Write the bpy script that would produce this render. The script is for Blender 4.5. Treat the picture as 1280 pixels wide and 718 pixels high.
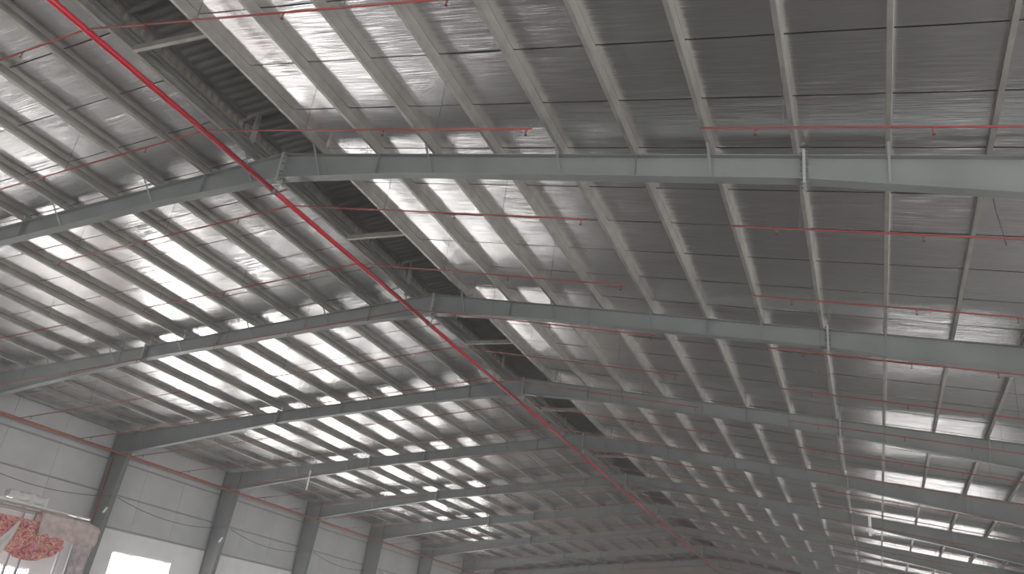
import bpy, math, random
from mathutils import Vector, Matrix
random.seed(7)
for o in list(bpy.data.objects): bpy.data.objects.remove(o)
SC = bpy.context.scene
COL = SC.collection

# ------------------------------------------------------------------ camera
YAW, PITCH, ROLL = math.radians(-24.918), math.radians(24.063), math.radians(7.802)
fw = Vector((math.sin(YAW)*math.cos(PITCH), math.cos(YAW)*math.cos(PITCH), math.sin(PITCH)))
rt = Vector((math.cos(YAW), -math.sin(YAW), 0)); up = rt.cross(fw)
r2 = rt*math.cos(ROLL) + up*math.sin(ROLL); u2 = -rt*math.sin(ROLL) + up*math.cos(ROLL)
cd = bpy.data.cameras.new('camera'); cam = bpy.data.objects.new('camera', cd); COL.objects.link(cam)
cam.matrix_world = Matrix(((r2.x, u2.x, -fw.x, 11.613), (r2.y, u2.y, -fw.y, -12.125), (r2.z, u2.z, -fw.z, 0.0), (0, 0, 0, 1)))
cd.sensor_width = 36; cd.lens = 1035.3/1280*36; cd.clip_end = 500
SC.camera = cam

# ------------------------------------------------------------------ world, exposure
WINDOW_LIGHT = 17.0
DOOR_LIGHT = 14.0
HAZE = 0.0028
w = bpy.data.worlds.new('overcast'); SC.world = w; w.use_nodes = True
nt = w.node_tree; nt.nodes['Background'].inputs[0].default_value = (.86, .92, 1, 1); nt.nodes['Background'].inputs[1].default_value = 1.0
vs = nt.nodes.new('ShaderNodeVolumeScatter'); vs.inputs['Density'].default_value = HAZE
vs.inputs['Color'].default_value = (.97, .97, 1, 1); vs.inputs['Anisotropy'].default_value = .3
nt.links.new(vs.outputs[0], nt.nodes['World Output'].inputs['Volume'])
SC.view_settings.view_transform = 'Standard'; SC.view_settings.look = 'None'
SC.view_settings.gamma = 1; SC.view_settings.use_curve_mapping = False
SC.view_settings.exposure = 0.0

# ------------------------------------------------------------------ materials
def mat(name, col, rough=.6, metal=0., var=.0, scale=3., bump=0., spec=.4, emit=None):
    m = bpy.data.materials.new(name); m.use_nodes = True; t = m.node_tree; b = t.nodes['Principled BSDF']
    b.inputs['Base Color'].default_value = (*col, 1); b.inputs['Roughness'].default_value = rough
    b.inputs['Metallic'].default_value = metal; b.inputs['Specular IOR Level'].default_value = spec
    tc = t.nodes.new('ShaderNodeTexCoord')
    if var:
        n = t.nodes.new('ShaderNodeTexNoise'); n.inputs['Scale'].default_value = scale; n.inputs['Detail'].default_value = 6
        t.links.new(tc.outputs['Object'], n.inputs['Vector'])
        r = t.nodes.new('ShaderNodeValToRGB'); r.color_ramp.elements[0].position = .3; r.color_ramp.elements[1].position = .7
        r.color_ramp.elements[0].color = (*[c*(1-var) for c in col], 1); r.color_ramp.elements[1].color = (*[min(1, c*(1+var)) for c in col], 1)
        t.links.new(n.outputs['Fac'], r.inputs[0]); t.links.new(r.outputs[0], b.inputs['Base Color'])
        if bump:
            bp = t.nodes.new('ShaderNodeBump'); bp.inputs['Strength'].default_value = bump; bp.inputs['Distance'].default_value = .01
            t.links.new(n.outputs['Fac'], bp.inputs['Height']); t.links.new(bp.outputs[0], b.inputs['Normal'])
    if emit:
        b.inputs['Emission Color'].default_value = (*emit[0], 1); b.inputs['Emission Strength'].default_value = emit[1]
    return m

CRINKLE = .95
def foil_mat():
    m = mat('aluminium_foil', (.77, .76, .762), .24, 1.0); t = m.node_tree; b = t.nodes['Principled BSDF']
    tc = t.nodes.new('ShaderNodeTexCoord'); oi = t.nodes.new('ShaderNodeObjectInfo')
    off = t.nodes.new('ShaderNodeVectorMath'); off.operation = 'ADD'
    mul = t.nodes.new('ShaderNodeMath'); mul.operation = 'MULTIPLY'; mul.inputs[1].default_value = 300
    t.links.new(oi.outputs['Random'], mul.inputs[0])
    t.links.new(tc.outputs['Object'], off.inputs[0]); t.links.new(mul.outputs[0], off.inputs[1])
    mp = t.nodes.new('ShaderNodeMapping'); mp.inputs['Scale'].default_value = (.8, 11.0, 1)
    t.links.new(off.outputs[0], mp.inputs[0])
    n1 = t.nodes.new('ShaderNodeTexNoise'); n1.inputs['Scale'].default_value = 1.0; n1.inputs['Detail'].default_value = 2
    t.links.new(mp.outputs[0], n1.inputs['Vector'])
    n2 = t.nodes.new('ShaderNodeTexNoise'); n2.inputs['Scale'].default_value = 7.0; n2.inputs['Detail'].default_value = 2
    t.links.new(off.outputs[0], n2.inputs['Vector'])
    b1 = t.nodes.new('ShaderNodeBump'); b1.inputs['Strength'].default_value = .4; b1.inputs['Distance'].default_value = .006
    b2 = t.nodes.new('ShaderNodeBump'); b2.inputs['Strength'].default_value = .10; b2.inputs['Distance'].default_value = .003
    t.links.new(n1.outputs['Fac'], b1.inputs['Height']); t.links.new(n2.outputs['Fac'], b2.inputs['Height'])
    t.links.new(b1.outputs[0], b2.inputs['Normal'])
    # fine crinkles running up the slope: they spread reflections along the hall
    mq = t.nodes.new('ShaderNodeMapping'); mq.inputs['Scale'].default_value = (1.2, 150.0, 1); t.links.new(off.outputs[0], mq.inputs[0])
    n4 = t.nodes.new('ShaderNodeTexNoise'); n4.inputs['Scale'].default_value = 1.0; n4.inputs['Detail'].default_value = 1; t.links.new(mq.outputs[0], n4.inputs['Vector'])
    sb = t.nodes.new('ShaderNodeMath'); sb.operation = 'SUBTRACT'; sb.inputs[1].default_value = .5; t.links.new(n4.outputs['Fac'], sb.inputs[0])
    ml = t.nodes.new('ShaderNodeMath'); ml.operation = 'MULTIPLY'; ml.inputs[1].default_value = CRINKLE; t.links.new(sb.outputs[0], ml.inputs[0])
    cx = t.nodes.new('ShaderNodeCombineXYZ'); t.links.new(ml.outputs[0], cx.inputs[1])
    va = t.nodes.new('ShaderNodeVectorMath'); va.operation = 'ADD'; t.links.new(b2.outputs[0], va.inputs[0]); t.links.new(cx.outputs[0], va.inputs[1])
    vn = t.nodes.new('ShaderNodeVectorMath'); vn.operation = 'NORMALIZE'; t.links.new(va.outputs[0], vn.inputs[0]); t.links.new(vn.outputs[0], b.inputs['Normal'])
    n3 = t.nodes.new('ShaderNodeTexNoise'); n3.inputs['Scale'].default_value = 1.3; n3.inputs['Detail'].default_value = 3
    t.links.new(off.outputs[0], n3.inputs['Vector'])
    mr = t.nodes.new('ShaderNodeMapRange'); mr.inputs[3].default_value = .20; mr.inputs[4].default_value = .29
    t.links.new(n3.outputs['Fac'], mr.inputs[0]); t.links.new(mr.outputs[0], b.inputs['Roughness'])
    return m

def cloth_mat():
    m = mat('patterned_cloth', (.5, .1, .12), .85, 0, .0); t = m.node_tree; b = t.nodes['Principled BSDF']
    tc = t.nodes.new('ShaderNodeTexCoord')
    n = t.nodes.new('ShaderNodeTexNoise'); n.inputs['Scale'].default_value = 3.0; n.inputs['Detail'].default_value = 1.0; n.inputs['Distortion'].default_value = 1.6
    t.links.new(tc.outputs['Object'], n.inputs['Vector'])
    r = t.nodes.new('ShaderNodeValToRGB'); r.color_ramp.interpolation = 'CONSTANT'; e = r.color_ramp.elements  # pattern colours are brightened, with haze glare put into them
    e[0].position = 0; e[0].color = (.30, .10, .20, 1); e[1].position = .30; e[1].color = (.56, .09, .16, 1)
    for p_, c_ in ((.40, (.78, .52, .26)), (.445, (.54, .07, .14)), (.49, (.86, .68, .68)), (.52, (.56, .08, .17)), (.57, (.80, .55, .30)), (.62, (.52, .07, .14))):
        k = e.new(p_); k.color = (*c_, 1)
    t.links.new(n.outputs['Fac'], r.inputs[0]); t.links.new(r.outputs[0], b.inputs['Base Color'])
    return m

M = dict(
    foil=foil_mat(),
    frame=mat('grey_steel_paint', (.165, .175, .175), .45, 0, .10, 1.2),
    purlin=mat('galvanised_purlin', (.35, .34, .315), .48, .65, .14, 2.5),
    bolt=mat('bolt_zinc', (.14, .13, .12), .5, .3),
    plate=mat('end_plate_paint', (.27, .28, .275), .5),
    roof=mat('roof_sheet', (.22, .22, .23), .6, .2),
    vent=mat('ventilator_sheet', (.25, .24, .235), .55, .0, .15, 1.5),
    ventlight=mat('ventilator_flashing', (.22, .205, .185), .6, .1, .2, 4),
    red=mat('red_pipe_paint', (.40, .010, .026), .3, 0, .12, 4, 0, .5),
    branch=mat('dimmed_red_pipe_paint', (.22, .04, .036), .45, 0, .15, 6),  # same paint as the main; different lighting and aliasing put into the colour
    wallpipe=mat('hazed_red_pipe_paint', (.36, .11, .075), .5, 0, .15, 5),  # same red paint, paled so the haze sits in the colour
    clamp=mat('clamp_steel', (.16, .15, .15), .5, .4),
    rod=mat('hanger_rod', (.10, .10, .10), .5, .3),
    head=mat('sprinkler_brass', (.16, .05, .04), .4, .3),
    panel=mat('wall_panel_paint', (.54, .55, .56), .55, 0, .07, 1.0),
    plaster=mat('white_plaster', (.84, .845, .85), .8, 0, .05, 1.4, .2),
    girt=mat('girt_steel', (.30, .30, .31), .5),
    wframe=mat('window_frame', (.62, .64, .66), .4),
    pane=mat('bright_window_pane', (.9, .95, 1), .3, 0, 0, 1, 0, .4, ((1.0, .985, .96), WINDOW_LIGHT)),
    doorglow=mat('doorway_glow_panel', (.9, .95, 1), .4, 0, 0, 1, 0, .4, ((1.0, .985, .96), DOOR_LIGHT)),  # glowing panel standing in for daylight through the unseen near doorway
    fardoorglow=mat('daylit_door_opening', (.9, .95, 1), .4, 0, 0, 1, 0, .4, ((1.0, .985, .96), DOOR_LIGHT*.5)),
    floor=mat('concrete_floor', (.175, .17, .166), .5, 0, .14, .5, .1),
    endwall=mat('end_wall_sheet', (.20, .17, .15), .6, 0, .1, .6),
    cable=mat('black_cable', (.05, .05, .055), .5),
    white=mat('white_plastic', (.85, .85, .84), .4),
    rack=mat('rack_steel', (.30, .29, .30), .5, .2),
    tan=mat('cardboard', (.42, .35, .31), .8, 0, .15, 4),
    pattern=cloth_mat(),
    pink=mat('pink_blanket', (.66, .54, .52), .95, 0, .22, 3.5, .6),
    mauve=mat('mauve_blanket', (.54, .45, .49), .95, 0, .35, 4.0, .6),
    sheet=mat('white_cloth', (.72, .66, .64), .9, 0, .08, 3),
    film=mat('clear_wrap', (.80, .80, .78), .18, 0, .08, 5, .5, .8),
)

# ------------------------------------------------------------------ helpers
class MB:
    def __init__(s): s.v = []; s.f = []
    def add(s, vs, fs):
        k = len(s.v); s.v += [tuple(v) for v in vs]; s.f += [tuple(i+k for i in f) for f in fs]; return s
    def box(s, x0, x1, y0, y1, z0, z1):
        return s.add([(x0,y0,z0),(x1,y0,z0),(x1,y1,z0),(x0,y1,z0),(x0,y0,z1),(x1,y0,z1),(x1,y1,z1),(x0,y1,z1)],
                     [(0,3,2,1),(4,5,6,7),(0,1,5,4),(1,2,6,5),(2,3,7,6),(3,0,4,7)])
    def prism(s, pts, y0, y1):                     # polygon in x,z extruded along y
        n = len(pts)
        vs = [(x, y0, z) for x, z in pts] + [(x, y1, z) for x, z in pts]
        return s.add(vs, [tuple(range(n)), tuple(range(2*n-1, n-1, -1))] + [(i, n+i, n+(i+1) % n, (i+1) % n) for i in range(n)])
    def bar(s, a, b, wd, ht):                      # rectangular bar from a to b
        a, b = Vector(a), Vector(b); d = (b-a).normalized()
        q = Vector((0,0,1)) if abs(d.z) < .9 else Vector((0,1,0))
        sx = d.cross(q).normalized()*wd/2; sy = sx.cross(d).normalized()*ht/2
        vs = [p+i*sx+j*sy for p in (a, b) for i, j in ((-1,-1),(1,-1),(1,1),(-1,1))]
        return s.add(vs, [(0,1,2,3),(7,6,5,4),(0,4,5,1),(1,5,6,2),(2,6,7,3),(3,7,4,0)])
    def tube(s, pts, r, n=8):
        pts = [Vector(p) for p in pts]; rings = []
        for i, p in enumerate(pts):
            d = (pts[min(i+1, len(pts)-1)] - pts[max(i-1, 0)]).normalized()
            q = Vector((0,0,1)) if abs(d.z) < .9 else Vector((0,1,0))
            a = d.cross(q).normalized(); b = a.cross(d)
            rr = r[i] if isinstance(r, (list, tuple)) else r
            rings.append([p + rr*(math.cos(t)*a + math.sin(t)*b) for t in [2*math.pi*k/n for k in range(n)]])
        k = len(s.v); s.v += [tuple(v) for g in rings for v in g]
        for i in range(len(rings)-1):
            for j in range(n):
                s.f.append((k+i*n+j, k+i*n+(j+1) % n, k+(i+1)*n+(j+1) % n, k+(i+1)*n+j))
        s.f.append(tuple(k+j for j in reversed(range(n)))); s.f.append(tuple(k+(len(rings)-1)*n+j for j in range(n)))
        return s
    def grid(s, fn, nu, nv):
        vs = [fn(i/nu, j/nv) for i in range(nu+1) for j in range(nv+1)]
        return s.add(vs, [(i*(nv+1)+j, (i+1)*(nv+1)+j, (i+1)*(nv+1)+j+1, i*(nv+1)+j+1) for i in range(nu) for j in range(nv)])
    def mesh(s, name, m, smooth=False):
        me = bpy.data.meshes.new(name); me.from_pydata(s.v, [], s.f); me.update()
        me.materials.append(m)
        if smooth: me.polygons.foreach_set('use_smooth', [True]*len(me.polygons))
        return me
    def build(s, name, m, parent=None, smooth=False, loc=(0,0,0)):
        return put(name, s.mesh(name, m, smooth), parent, loc)

def put(name, me, parent=None, loc=(0,0,0)):
    o = bpy.data.objects.new(name, me); COL.objects.link(o); o.parent = parent; o.location = loc; return o
def tag(o, label=None, cat=None, group=None, kind=None):
    if label: o['label'] = label
    if cat: o['category'] = cat
    if group: o['group'] = group
    if kind: o['kind'] = kind
    return o
def thing(name, label, cat, loc=(0,0,0), group=None):
    return tag(put(name, None, None, loc), label, cat, group)
def kids(o): return [c for c in bpy.data.objects if c.parent == o]
def copy_tree(o, parent=None, cache=None):
    c = o.copy(); COL.objects.link(c); c.parent = parent
    for ch in KIDS.get(o.name, []): copy_tree(ch, c)
    return c
KIDS = {}
def index_kids():
    KIDS.clear()
    for o in bpy.data.objects:
        if o.parent: KIDS.setdefault(o.parent.name, []).append(o)
ORD = ['zeroth','first','second','third','fourth','fifth','sixth','seventh','eighth','ninth','tenth','eleventh','twelfth','thirteenth','fourteenth','fifteenth','sixteenth','seventeenth','eighteenth','nineteenth','twentieth','twenty-first','twenty-second','twenty-third','twenty-fourth','twenty-fifth','twenty-sixth']

# ------------------------------------------------------------------ building dimensions
H, S = 9.5615, .13224                 # rafter top at ridge above the camera, roof slope
BAY, W, FLOOR = 7.5, 19.45, -1.6
Y0, Y1 = -22.5, 60.0
def ztop(x): return H - S*abs(x)
NRM = math.sqrt(1+S*S)
def off(x, n):                        # point n above the rafter line at x
    sg = 1 if x >= 0 else -1
    return (x + sg*S/NRM*n, ztop(x) + n/NRM)
PUR_L = [-(.76+1.41*k) for k in range(14)]      # web (downslope side) of every purlin line
PUR_R = [1.145+1.38*k for k in range(14)]

# ------------------------------------------------------------------ floor and walls
fl = MB().box(-19.9, 19.9, Y0-.3, Y1+.3, FLOOR-.2, FLOOR).build('floor', M['floor'])
tag(fl, 'grey concrete floor of the hall', None, None, 'structure')

def side_wall(name, sg, windows, label):
    x0, x1 = sorted((sg*(W+.02), sg*(W+.30)))
    b = MB(); band = 3.05
    ys = [Y0]
    for (a, c, z0, z1) in windows:
        b.box(x0, x1, ys[-1], a, FLOOR, band); b.box(x0, x1, a, c, FLOOR, z0); b.box(x0, x1, a, c, z1, band); ys.append(c)
    b.box(x0, x1, ys[-1], Y1, FLOOR, band)
    wl = b.build(name, M['plaster']); tag(wl, label, None, None, 'structure')
    bk0, bk1 = sorted((sg*(W+.14), sg*(W+.30)))
    MB().box(bk0, bk1, Y0, Y1, band, 7.25).build('wall_backing', M['girt'], wl)
    p0, p1 = sorted((sg*(W+.09), sg*(W+.14)))
    me = MB().box(p0, p1, .006, 2.494, band-.02, 7.2).mesh('wall_panel', M['panel'])
    for k in range(int((Y1-Y0)/2.5)): put('wall_panel', me, wl, (0, Y0+2.5*k, 0))
    for z in (3.12, 4.50, 5.90):
        g0, g1 = sorted((sg*(W+.01), sg*(W+.09)))
        gm = MB().box(g0, g1, .02, BAY-.02, z-.03, z+.03).mesh('girt', M['girt'])
        for k in range(11): put('girt', gm, wl, (0, Y0+BAY*k, 0))
    return wl
winL = []
for k in range(11):
    y = Y0+BAY*k
    winL.append((y+1.85, y+5.48, -1.2, 2.18) if k != 4 else (y+1.85, y+5.5, -1.2, .90))
winR_added = [(Y0+BAY*k+1.85, Y0+BAY*k+5.48, .3, 2.18) for k in range(11)]  # unseen right-wall windows, added to light the purlins across the hall
side_wall('wall_left', -1, winL, 'long wall with white lower band and grey sheet panels above')
side_wall('wall_right', 1, winR_added, 'long wall with white lower band and added windows, opposite the draped rack')
n = 0
for sg, wins in ((-1, winL), (1, winR_added)):
    for (a, c, z0, z1) in wins:
        n += 1
        r = put('window_%d' % n, None, None, (sg*(W+.16), a, z0))
        tag(r, 'bright daylit window in the white wall band, added for light if opposite the draped rack', None, None, 'structure')
        h, l = z1-z0, c-a; f = MB()
        f.box(-.04, .04, 0, .06, 0, h).box(-.04, .04, l-.06, l, 0, h).box(-.04, .04, .06, l-.06, 0, .06).box(-.04, .04, .06, l-.06, h-.06, h)
        f.build('window_frame', M['wframe'], r)
        MB().box(-.03, .03, l*.88-.04, l*.88+.04, .06, h-.06).build('mullion', M['wframe'], r)
        MB().box(-.008, .008, .06, l*.88-.04, .06, h-.06).build('pane', M['pane'], r)
        MB().box(-.008, .008, l*.88+.04, l-.06, .06, h-.06).build('pane', M['pane'], r)

def gable_wall(name, y, t, m, label, ribs):
    b = MB(); b.prism([(-W-.3, FLOOR), (W+.3, FLOOR), (W+.3, ztop(W)+.2), (1.3, H+.1), (1.3, H+1.1), (-1.3, H+1.1), (-1.3, H+.1), (-W-.3, ztop(W)+.2)], y, y+t)
    o = b.build(name, m); tag(o, label, None, None, 'structure')
    if ribs:
        for k in range(48):
            x = -19.2+.8*k+.4
            MB().box(-.03, .03, y-.035, y+.001, FLOOR, ztop(x)+.1).build('rib', m, o, False, (x, 0, 0))
gable_wall('wall_back', Y1, .25, M['endwall'], 'brownish ribbed sheet end wall closing the far end of the hall', True)
gable_wall('wall_front', Y0-.25, .25, M['panel'], 'near gable wall of the hall behind the viewer', False)
def loading_door(name, x, y, hw, h, label, m):
    dr = tag(put(name, None, None, (x, y, FLOOR)), label, None, None, 'structure')
    MB().box(-hw-.2, -hw, -.05, .05, 0, h+.2).box(hw, hw+.2, -.05, .05, 0, h+.2).box(-hw, hw, -.05, .05, h, h+.2).build('door_frame', M['wframe'], dr)
    MB().box(-hw, hw, -.015, .015, .02, h).build('doorway_glow', m, dr)  # added emissive panel that gives the doorway its daylight
loading_door('door_1', 12.4, Y0+.06, 6.0, 6.0, 'wide daylit loading door in the near gable wall', M['doorglow'])
loading_door('door_2', 14.0, Y1-.09, 4.0, 3.2, 'wide daylit loading door in the far end wall', M['fardoorglow'])

# ------------------------------------------------------------------ roof: outer sheet and foil strips
b = MB()
for sg in (-1, 1):
    xa = sg*(.72 if sg < 0 else 1.1)
    p = [off(xa, .30), off(sg*(W+.35), .30), off(sg*(W+.35), .34), off(xa, .34)]
    b.prism(p, Y0-.3, Y1+.3)
ceil = b.build('ceiling', M['roof']); tag(ceil, 'pitched roof lined with strips of shiny aluminium foil insulation', None, None, 'structure')
STRIP = 1.40
def foil_mesh(sg, seed):
    rnd = random.Random(seed); pur = PUR_L if sg < 0 else PUR_R
    xs = [abs(x) for x in pur]; xa = .72 if sg < 0 else 1.10
    edges = [xa] + xs[1:] + [W+.1]
    cols = []
    for i in range(len(edges)-1):
        for j in range(8): cols.append((edges[i]+(edges[i+1]-edges[i])*j/8, i, j/8))
    cols.append((edges[-1], len(edges)-1, 0))
    amp = [rnd.uniform(.002, .010) for _ in edges]
    ph = [[rnd.uniform(0, 6.28) for _ in range(4)] for _ in edges]
    NY = 9; vs = []; fs = []
    for (x, i, t) in cols:
        for j in range(NY+1):
            v = j/NY; y = v*(STRIP-.022)
            env = math.sin(math.pi*t)**.7 if t > 0 else 0
            wv = .0022*math.sin(7*v+ph[i][0]+3*t) + .0012*math.sin(17*v+ph[i][1]) + .0007*math.sin(29*v+5*t+ph[i][2])
            n = .207 - amp[i]*env*(.7+.3*math.sin(3.1*v+ph[i][3])) + wv*env - .006*(1-v)
            if t == 0: n = .207-.004*(1-v)
            X, Z = off(sg*x, n); vs.append((X, y, Z))
    m1 = NY+1
    for i in range(len(cols)-1):
        for j in range(NY):
            q = (i*m1+j, (i+1)*m1+j, (i+1)*m1+j+1, i*m1+j+1); fs.append(q if sg > 0 else q[::-1])
    k = len(vs)
    for i in range(len(cols)):                    # folded lip on the near edge
        x, y, z = vs[i*m1]; vs += [(x, y, z), (x, y+.001, z+.005)]
    for i in range(len(cols)-1): fs.append((k+2*i+1, k+2*i+3, k+2*i+2, k+2*i))
    bb = MB(); bb.v = vs; bb.f = fs
    return bb.mesh('foil_sheet', M['foil'], True)
NS = int((Y1-Y0)/STRIP)+1
for sg in (-1, 1):
    var = [foil_mesh(sg, 100*sg+q) for q in range(12)]
    last = -1
    for k in range(NS):
        q = random.choice([i for i in range(12) if i != last]); last = q
        y = .10 + STRIP*(k - 17)
        if y < Y0-.4 or y > Y1-.05: continue
        put('foil_sheet', var[q], ceil, (0, y, 0))

# ------------------------------------------------------------------ portal frames
def depth(ax):
    st = [(0, .62), (3.2, .455), (10.84, .455), (18.4, .92), (W, .97)]
    for (a, da), (c, dc) in zip(st, st[1:]):
        if ax <= c: return da + (dc-da)*(ax-a)/(c-a)
    return 1.0
FW, FT = .11, .014
def make_frame():
    root = put('portal_frame', None)
    for sg in (-1, 1):
        xs = [0, 1.6, 3.2, 6, 8.5, 10.84, 13, 15.5, 18.4, W]
        top = [(sg*x, ztop(x)) for x in xs]; bot = [(sg*x, ztop(x)-depth(x)) for x in xs]
        b = MB()
        for i in range(len(xs)-1):
            b.prism([top[i], top[i+1], bot[i+1], bot[i]], -.005, .005)
            for ln, d in ((top, -FT), (bot, FT)):
                (xa, za), (xc, zc) = ln[i], ln[i+1]
                b.prism([(xa, za), (xc, zc), (xc, zc+d), (xa, za+d)], -FW, FW)
        b.build('rafter', M['frame'], root)
        # column
        xi_t, xi_b = sg*18.4, sg*18.85; xo = sg*(W-.03); zt = ztop(18.4)-.92
        b = MB(); b.prism([(xo, FLOOR), (xi_b, FLOOR), (xi_t, zt), (xo, zt)], -.006, .006)
        b.prism([(xi_b, FLOOR), (xi_b-sg*.016, FLOOR), (xi_t-sg*.016, zt), (xi_t, zt)], -.125, .125)
        b.prism([(xo, FLOOR), (xo-sg*.016, FLOOR), (xo-sg*.016, zt+.9), (xo, zt+.9)], -.125, .125)
        b.build('column', M['frame'], root)
        MB().prism([(xi_t+sg*-.02, zt-.012), (xo, zt-.012), (xo, zt+.012), (xi_t-sg*.02, zt+.012)], -.125, .125).build('knee_plate', M['plate'], root)
        MB().prism([(xi_t, zt+.02), (xi_t+sg*.014, zt+.02), (xi_t+sg*.014, ztop(18.4)-.02), (xi_t, ztop(18.4)-.02)], -.10, .10).build('stiffener', M['frame'], root)
        MB().box(sg*19.15-.45, sg*19.15+.45 if sg < 0 else sg*19.15+.28, -.2, .2, FLOOR, FLOOR+.025).build('base_plate', M['plate'], root)
        # splice with end plates and bolts
        xsp = 10.90 if sg > 0 else 10.84; zt2 = ztop(xsp); d2 = .455
        ep = MB().box(sg*xsp-.022, sg*xsp+.022, -.14, .14, zt2-d2-.10, zt2+.09).build('end_plate', M['plate'], root)
        bl = MB()
        for zz in (-d2-.06, -d2+.06, -d2+.16, -.25, -.16, -.06, .05):
            for yy in (-.085, .085):
                bl.tube([(sg*xsp-.065, yy, zt2+zz), (sg*xsp+.065, yy, zt2+zz)], .013, 6)
        tag(bl.build('bolts', M['bolt'], ep), kind='stuff')
        # web stiffeners and fly braces
        pur = PUR_L if sg < 0 else PUR_R
        for k in range(1, 13, 2):
            x = abs(pur[k])
            MB().box(sg*x-.006, sg*x+.006, -.10, .10, ztop(x)-depth(x)+FT, ztop(x)-FT).build('stiffener', M['frame'], root) if k in (1, 5) else None
        for k in range(0, 13, 2):
            x = abs(pur[k]) - .03
            for e in (-1, 1):
                MB().bar((sg*x, e*.10, ztop(x)-depth(x)+.03), (sg*x, e*.50, ztop(x)-.012), .040, .010).build('fly_brace', M['frame'], root)
    # ridge splice
    ep = MB().box(-.022, .022, -.14, .14, H-.72, H+.02).build('end_plate', M['plate'], root)
    bl = MB()
    for zz in (-.68, -.56, -.45, -.25, -.12):
        for yy in (-.085, .085): bl.tube([(-.065, yy, H+zz), (.065, yy, H+zz)], .013, 6)
    tag(bl.build('bolts', M['bolt'], ep), kind='stuff')
    return root
proto = make_frame(); index_kids()
FRAMES = [BAY*k for k in range(-2, 8)] + [59.28]
for i, y in enumerate(FRAMES):
    o = proto if i == 0 else copy_tree(proto)
    o.location = (0, y+.10, 0); nth = len(FRAMES)-i
    tag(o, 'grey steel portal frame of rafters and columns, ' + (ORD[nth] + ' frame from the far end wall' if nth > 1 else 'standing against the far end wall'), 'steel frame', 'portal frames carrying the roof')

# ------------------------------------------------------------------ purlins, one line each with a length per bay
def purlin_mesh(sg):
    h, f, lip, t = .20, .072, .022, .0035
    up_ = -1                                         # C opens towards the ridge
    sec = [(0, 0), (up_*f, 0), (up_*f, lip), (up_*(f-t), lip), (up_*(f-t), t), (up_*t, t), (up_*t, h-t), (up_*(f-t), h-t), (up_*(f-t), h-lip), (up_*f, h-lip), (up_*f, h), (0, h)]
    a = math.atan(S); pts = []
    for (u, v) in sec:                               # u downslope, v normal to the slope
        X = u*math.cos(a)+v*math.sin(a); Z = -u*math.sin(a)+v*math.cos(a)
        pts.append((sg*X, Z))
    return MB().prism(pts, .004, BAY-.004).mesh('purlin_length', M['purlin'])
for sg, pur, side in ((-1, PUR_L, 'above the draped rack'), (1, PUR_R, 'opposite the draped rack')):
    me = purlin_mesh(sg)
    for k, x in enumerate(pur):
        t = thing('purlin', 'grey steel purlin, %s line from the ridge, slope %s' % (ORD[k+1], side), 'purlin', (x, Y0, ztop(x)+.002), 'purlins under the foil roof')
        for j in range(11): put('purlin_length', me, t, (0, BAY*j, 0))

# ------------------------------------------------------------------ ridge ventilator
rv = thing('ridge_ventilator', 'raised dark sheet-metal ridge ventilator above the open slot along the ridge', 'ridge vent', (0, 0, 0))
def corr(xa, za, xb, zb, y0, y1, amp=.02, per=.22):
    b = MB(); ny = int((y1-y0)/(per/4)); prof = [0, 1, 1, 0]
    vs = []
    for j in range(ny+1):
        y = y0 + j*per/4 + (.02 if j % 4 in (1,) else 0)
        d = amp*prof[j % 4]
        vs += [(xa, y, za+d), (xb, y, zb+d)]
    return b.add(vs, [(2*j, 2*j+2, 2*j+3, 2*j+1) for j in range(ny)])
for xa, xb, za, zb in ((-1.75, .12, 10.62, 10.87), (.12, 1.99, 10.87, 10.62)):
    corr(xa, za, xb, zb, Y0, Y1).build('roof_sheet', M['vent'], rv)
for sx, sgn in ((-1.28, -1), (1.52, 1)):
    zb = ztop(sx)+.35
    MB().box(sx-.01, sx+.01, Y0, Y1, zb, zb+.42).build('flashing', M['ventlight'], rv)
    c = MB(); ny = int((Y1-Y0)/.055); prof = [0, 1, 1, 0]; vs = []
    for j in range(ny+1):
        d = -sgn*.025*prof[j % 4]; vs += [(sx+d, Y0+.055*j, zb+.52), (sx+d, Y0+.055*j, zb+.74)]
    c.add(vs, [(2*j, 2*j+2, 2*j+3, 2*j+1) for j in range(ny)]); c.build('louvre', M['ventlight'], rv)
    MB().box(sx+sgn*.05, sx+sgn*.07, Y0, Y1, zb, 10.7).build('side_sheet', M['vent'], rv)
    for z in (zb+.44, zb+.80):
        MB().box(sx-sgn*.07-.03, sx-sgn*.07+.03, Y0, Y1, z, z+.07).build('rail', M['purlin'], rv)
    MB().box(sx-sgn*.30-.04, sx-sgn*.30+.04, Y0, Y1, zb+.0, zb+.07).build('sill_rail', M['purlin'], rv)
MB().box(-.05, .05, Y0, Y1, 10.66, 10.74).build('ridge_rail', M['vent'], rv)
me_cb = MB().box(-.685, 1.07, -.04, .04, H-.12, H+.0).mesh('cross_beam', M['purlin'])
me_ps = MB().box(-.035, .035, -.05, .05, 0, 1.18).mesh('post', M['vent'])
me_rf = MB().bar((-1.3, 0, 10.55), (.12, 0, 10.78), .07, .07).bar((.12, 0, 10.78), (1.54, 0, 10.55), .07, .07).mesh('vent_rafter', M['vent'])
for k in range(11): put('cross_beam', me_cb, rv, (0, Y0+BAY*(k+.5), 0))
for k, y in enumerate(FRAMES):
    for x in (-.86, 1.34): put('post', me_ps, rv, (x, y-.18, ztop(x)+.02))
    put('vent_rafter', me_rf, rv, (0, y-.18, 0)); put('vent_rafter', me_rf, rv, (0, y+BAY/2, 0)) if y < 55 else None

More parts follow.
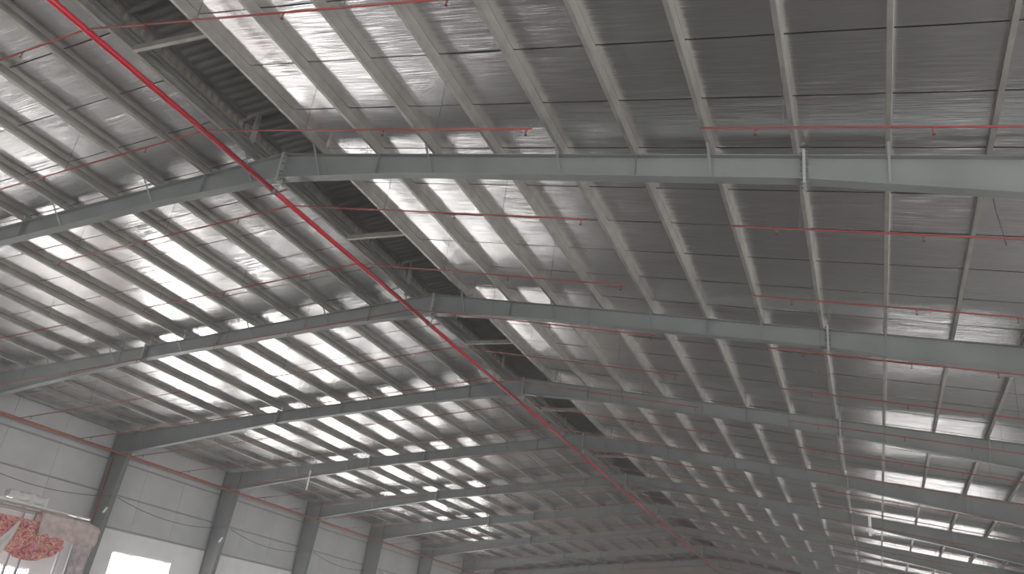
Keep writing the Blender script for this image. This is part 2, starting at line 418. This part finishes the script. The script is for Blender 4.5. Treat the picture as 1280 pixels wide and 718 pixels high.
# ------------------------------------------------------------------ sprinkler mains
PZ = 8.60
mp = thing('sprinkler_main_pipe', 'thick bright red sprinkler main hung under the ridge along the hall', 'pipe', (0, Y0, PZ))
pm = MB().tube([(0, .05, 0), (0, BAY-.05, 0)], .058, 14).mesh('pipe_length', M['red'], True)
cm = MB().tube([(0, -.07, 0), (0, .07, 0)], .066, 12).mesh('coupling', M['clamp'], True)
for k in range(11):
    put('pipe_length', pm, mp, (0, BAY*k, 0))
    if k: put('coupling', cm, mp, (0, BAY*k, 0))
for y in FRAMES:
    MB().bar((0, 0, .05), (.06, 0, H-.62-PZ), .05, .008).build('hanger_strap', M['plate'], mp, False, (0, y+.1-Y0, 0))
for sg, lab in ((-1, 'red sprinkler pipe running along the wall behind the draped rack, under the knees'), (1, 'red sprinkler pipe along the long wall opposite the draped rack, under the knees')):
    t = thing('wall_sprinkler_pipe', lab, 'pipe', (sg*18.31, Y0, PZ-.14*18.31))
    me = MB().tube([(0, .02, 0), (0, BAY-.02, 0)], .060, 12).mesh('pipe_length', M['wallpipe'], True)
    ce = MB().tube([(0, -.05, 0), (0, .05, 0)], .068, 12).mesh('coupling', M['wallpipe'], True)
    for k in range(11):
        put('pipe_length', me, t, (0, BAY*k, 0))
        if k: put('coupling', ce, t, (0, BAY*k, 0))

# ------------------------------------------------------------------ sprinkler branches
BR = [-8.1] + [-5.15+2.9*n for n in range(22)]
def head_mesh():
    b = MB(); b.tube([(0,0,-.02),(0,0,-.05),(0,0,-.06),(0,0,-.11)], [.016,.016,.009,.009], 6); b.tube([(0,0,-.11),(0,0,-.118)], .026, 8); return b.mesh('sprinkler_head', M['head'])
HD = head_mesh()
def branch(segs, heads, hang, label, group):
    t = put('sprinkler_branch_pipe', None); tag(t, label, 'pipe', group)
    for xa, xb in segs:
        MB().tube([(xa, 0, PZ-.14*abs(xa)), (xb, 0, PZ-.14*abs(xb))], .017, 8).build('pipe', M['branch'], t, True)
    for x in heads: put('sprinkler_head', HD, t, (x, 0, PZ-.14*abs(x)))
    for x in hang:
        MB().tube([(x, 0, PZ-.14*abs(x)), (x, .0, ztop(x)+.001)], .006, 5).build('hanger_rod', M['rod'], t)
    return t
protos = [
    branch([(-7.02, 0), (0, 7.0)], [-6.8, -4.1, -1.4, 1.4, 4.2, 6.9], [PUR_L[4]+.03, PUR_L[2]+.03, PUR_R[1]-.03, PUR_R[3]-.03], 'x', 'sprinkler branches crossing under the ridge'),
    branch([(-18.31, -9.63)], [-9.8, -12.6, -15.4, -17.6], [PUR_L[7]+.03, PUR_L[10]+.03], 'x', 'sprinkler branches over the draped rack side'),
    branch([(9.63, 18.31)], [10.4, 12.6, 14.2, 17.0], [PUR_R[7]-.03, PUR_R[10]-.03], 'x', 'sprinkler branches on the side opposite the draped rack')]
index_kids()
names = ['thin red branch pipe crossing the ridge main', 'thin red branch off the pipe behind the draped rack', 'thin red branch on the slope opposite the draped rack']
for gi, pt in enumerate(protos):
    for i, y in enumerate(BR):
        o = pt if i == 0 else copy_tree(pt)
        o.location = (0, y, 0); nth = len(BR)-i
        o['label'] = names[gi] + ', %s from the end wall' % ORD[nth]

# ------------------------------------------------------------------ wall cables, riser, lamps, hanging wires
def sag(a, c, s_, n=14):
    a, c = Vector(a), Vector(c); return [a.lerp(c, i/n) + Vector((0, 0, -s_*4*(i/n)*(1-i/n))) for i in range(n+1)]
CX = -(W-.06)
for i in range(6):
    y = BAY*(i+1); x = -18.36
    o = MB().tube(sag((x, y-BAY+.2, 4.25), (x, y-.2, 4.25), .38), .014, 6).build('cable', M['cable'], None, True)
    tag(o, 'black cable sagging between wall columns, %s span from the far end wall' % ORD[8-i-0], 'cable', 'cables slung along the wall')
o = MB().tube([(-18.9, 14.75, 6.1), (-18.9, 14.75, FLOOR)], .035, 8).build('riser_pipe', M['branch'], None, True)
tag(o, 'thin upright red pipe beside the wall column near the draped rack', 'pipe')
def wall_lamp(y, lab):
    t = thing('wall_lamp', lab, 'lamp', (-18.55, y, 3.55))
    MB().tube([(0, 0, 0), (.14, 0, .22)], .045, 8).build('tube', M['white'], t, True)
    MB().box(-.1, .02, -.03, .03, -.04, .04).build('bracket', M['plate'], t)
wall_lamp(14.84, 'small white tube lamp on the wall column at the end of the draped rack')
wall_lamp(22.34, 'small white tube lamp on the first wall column beyond the draped rack')
t = thing('tube_lamp', 'slim white tube hanging against a rafter on the draped rack side', 'lamp', (-13.9, 22.2, 6.35))
MB().tube([(0, 0, 0), (0, 0, .95)], .04, 8).build('tube', M['white'], t, True)
MB().box(-.05, .05, -.03, .12, .95, 1.0).build('bracket', M['plate'], t)
t = thing('batten_strip', 'pale batten strip hanging upright between rafters opposite the draped rack', 'lamp', (11.62, 27.6, 6.75))  # plain white upright strip on a thin hanger
MB().box(-.06, .06, -.04, .04, 0, .85).build('body', M['white'], t)
MB().tube([(0, 0, .85), (0, 0, 1.46)], .008, 5).build('hanger', M['rod'], t)
for (x, y, z0, z1, lab) in ((13.55, .35, 6.45, 7.75, 'thin dark wire dangling beside the haunch of the frame, opposite the draped rack'), (15.4, 9.2, 5.9, 7.6, 'long thin wire dangling above the second bay opposite the draped rack')):
    o = MB().tube([(x, y, z1), (x+.03, y+.05, (z0+z1)/2), (x+.12, y+.08, z0)], .009, 5).build('hanging_wire', M['cable'], None, True); tag(o, lab, 'wire')

# ------------------------------------------------------------------ draped rack by the wall
RX = -16.5
rk = thing('storage_rack', 'tall steel storage rack beside the wall, its top rails draped with cloths', 'rack', (RX, 7.6, FLOOR))
for y in (8.0, 10.08, 12.12):
    for x in (-.62, .0):
        MB().box(x-.035, x+.035, -.04, .04, 0, 2.75-FLOOR).build('post', M['rack'], rk, False, (0, y-7.6, 0))
for x, z in ((0, 2.74), (-.62, 2.74), (0, 2.40), (-.62, 2.40)):
    MB().box(x-.03, x+.03, -.3, 4.85, -.045, .045).build('rail', M['rack'], rk, False, (0, 0, z-FLOOR))
for k in range(6):
    MB().box(-.66, .04, -.06, .06, .0, .03).build('deck_slat', M['tan'], rk, False, (0, .1+.9*k, 2.785-FLOOR))
o = MB().box(-.30, 0, -2.1, 2.1, -.03, .03).build('timber_board', M['tan'], None, False, (RX+.02, 9.4, 2.85)); tag(o, 'flat tan board lying on top of the draped rack', 'board')
o = MB().tube([(0, -2.0, 0), (0, 2.3, -.02)], .05, 10).build('metal_tube', M['film'], None, True, (RX-.02, 10.2, 2.955)); tag(o, 'long pale metal tube lying on the rack top', 'tube')
def rough(s_): return .5*math.sin(13.1*s_)+.3*math.sin(31.7*s_+1)+.2*math.sin(57*s_+2)
# wrapped bundle
def bag(u, v):
    a = 2*math.pi*v; y = -.75+1.5*u; k = 1-.25*abs(2*u-1)**6
    rr = (.17+.03*rough(u*2+v*1.3))*k
    return (math.cos(a)*rr*1.2, y, .19+math.sin(a)*rr*.95 + .03*rough(u))
b = MB().grid(bag, 24, 20)
wb = thing('wrapped_bundle', 'clear plastic wrapped bundle lying on top of the draped rack', 'bundle', (RX-.15, 9.55, 2.98))
b.build('wrap', M['film'], wb, True)
MB().add([(0, .70, .10), (0, 1.0, .36), (.02, .98, .02), (.03, .72, .26)], [(0, 2, 1), (0, 1, 3), (0, 3, 2), (1, 2, 3)]).build('loose_end', M['film'], wb)
# patterned swag: hangs between two points on the rail, belly low
def swag(u, v):
    y = 8.35 + 3.25*u
    topz = 2.42 - .55*max(0, (u-.62)/.38)**1.2
    low = 1.08 + .72*abs((u-.56)/.50)**2.2
    low = min(low, topz-.03)
    z = topz + (low-topz)*v
    x = .12 + .14*math.sin(math.pi*v)*math.sin(math.pi*min(1, u*1.02)) + .06*math.sin(34*u+9*v)*(.3+v) + .03*math.sin(23*v+9*u)
    return (x, y-9.4, z-1.7)
def swag_back(u, v):
    x, y, z = swag(u, v); return (x-.012, y, z)
b = MB().grid(swag, 48, 22); b.grid(swag_back, 48, 22)
o = b.build('patterned_cloth', M['pattern'], None, True, (RX, 9.4, 1.7)); tag(o, 'red and yellow patterned cloth hanging in a swag from the rack rail', 'cloth')
# pink blanket folded over the rail end
def blanket(u, v):
    y = 10.20 + 2.72*u; L = .95+.18*math.sin(9*u)
    s_ = v*2.25 - 1.0
    if s_ < -.16: x, z = -.16-.05, 2.72 + (s_+.16)*.8
    elif s_ > .16: x, z = .22 + .06*math.sin(14*u+2*v)*(s_), 2.70 - (s_-.16)*(.62+.05*math.sin(11*u))
    else: x, z = s_, 2.80 - 1.2*s_*s_
    z = z - .10*max(0, u-.85)/.15 + .025*rough(u*1.4+v)
    return (x+.03*rough(v*1.7+u*.6), y-11.5, z-2.4)
b = MB().grid(blanket, 44, 26)
b.grid(lambda u, v: (lambda q: (q[0]-.03, q[1], q[2]-.03))(blanket(u, v)), 44, 26)
o = b.build('pink_blanket', M['pink'], None, True, (RX+.03, 11.5, 2.4)); tag(o, 'dusty pink blanket folded over the end of the rack rail', 'blanket')
def tail(u, v):
    y = 12.10 + (1.02-.22*v)*u; z = 2.05 - 2.1*v
    x = .05 + .06*math.sin(17*u+3*v) + .03*math.sin(33*u+9*v)
    return (x, y-12.5, z-1.0)
b = MB().grid(tail, 30, 20); b.grid(lambda u, v: (lambda q: (q[0]-.02, q[1], q[2]))(tail(u, v)), 30, 20)
o = b.build('mauve_cloth', M['mauve'], None, True, (RX-.08, 12.5, 1.0)); tag(o, 'mauve grey cloth hanging down under the pink blanket', 'cloth')
def shred(u, v):
    y = 9.30 - .62*v + (.10+.55*v)*(u-.5); z = 2.30 - 1.15*v
    return (.22+.03*math.sin(12*u+4*v), y-9.0, z-1.6)
b = MB().grid(shred, 12, 16); b.grid(lambda u, v: (lambda q: (q[0]-.01, q[1], q[2]))(shred(u, v)), 12, 16)
o = b.build('white_cloth', M['sheet'], None, True, (RX+.16, 9.0, 1.6)); tag(o, 'off-white cloth hanging in front of the patterned swag', 'cloth')
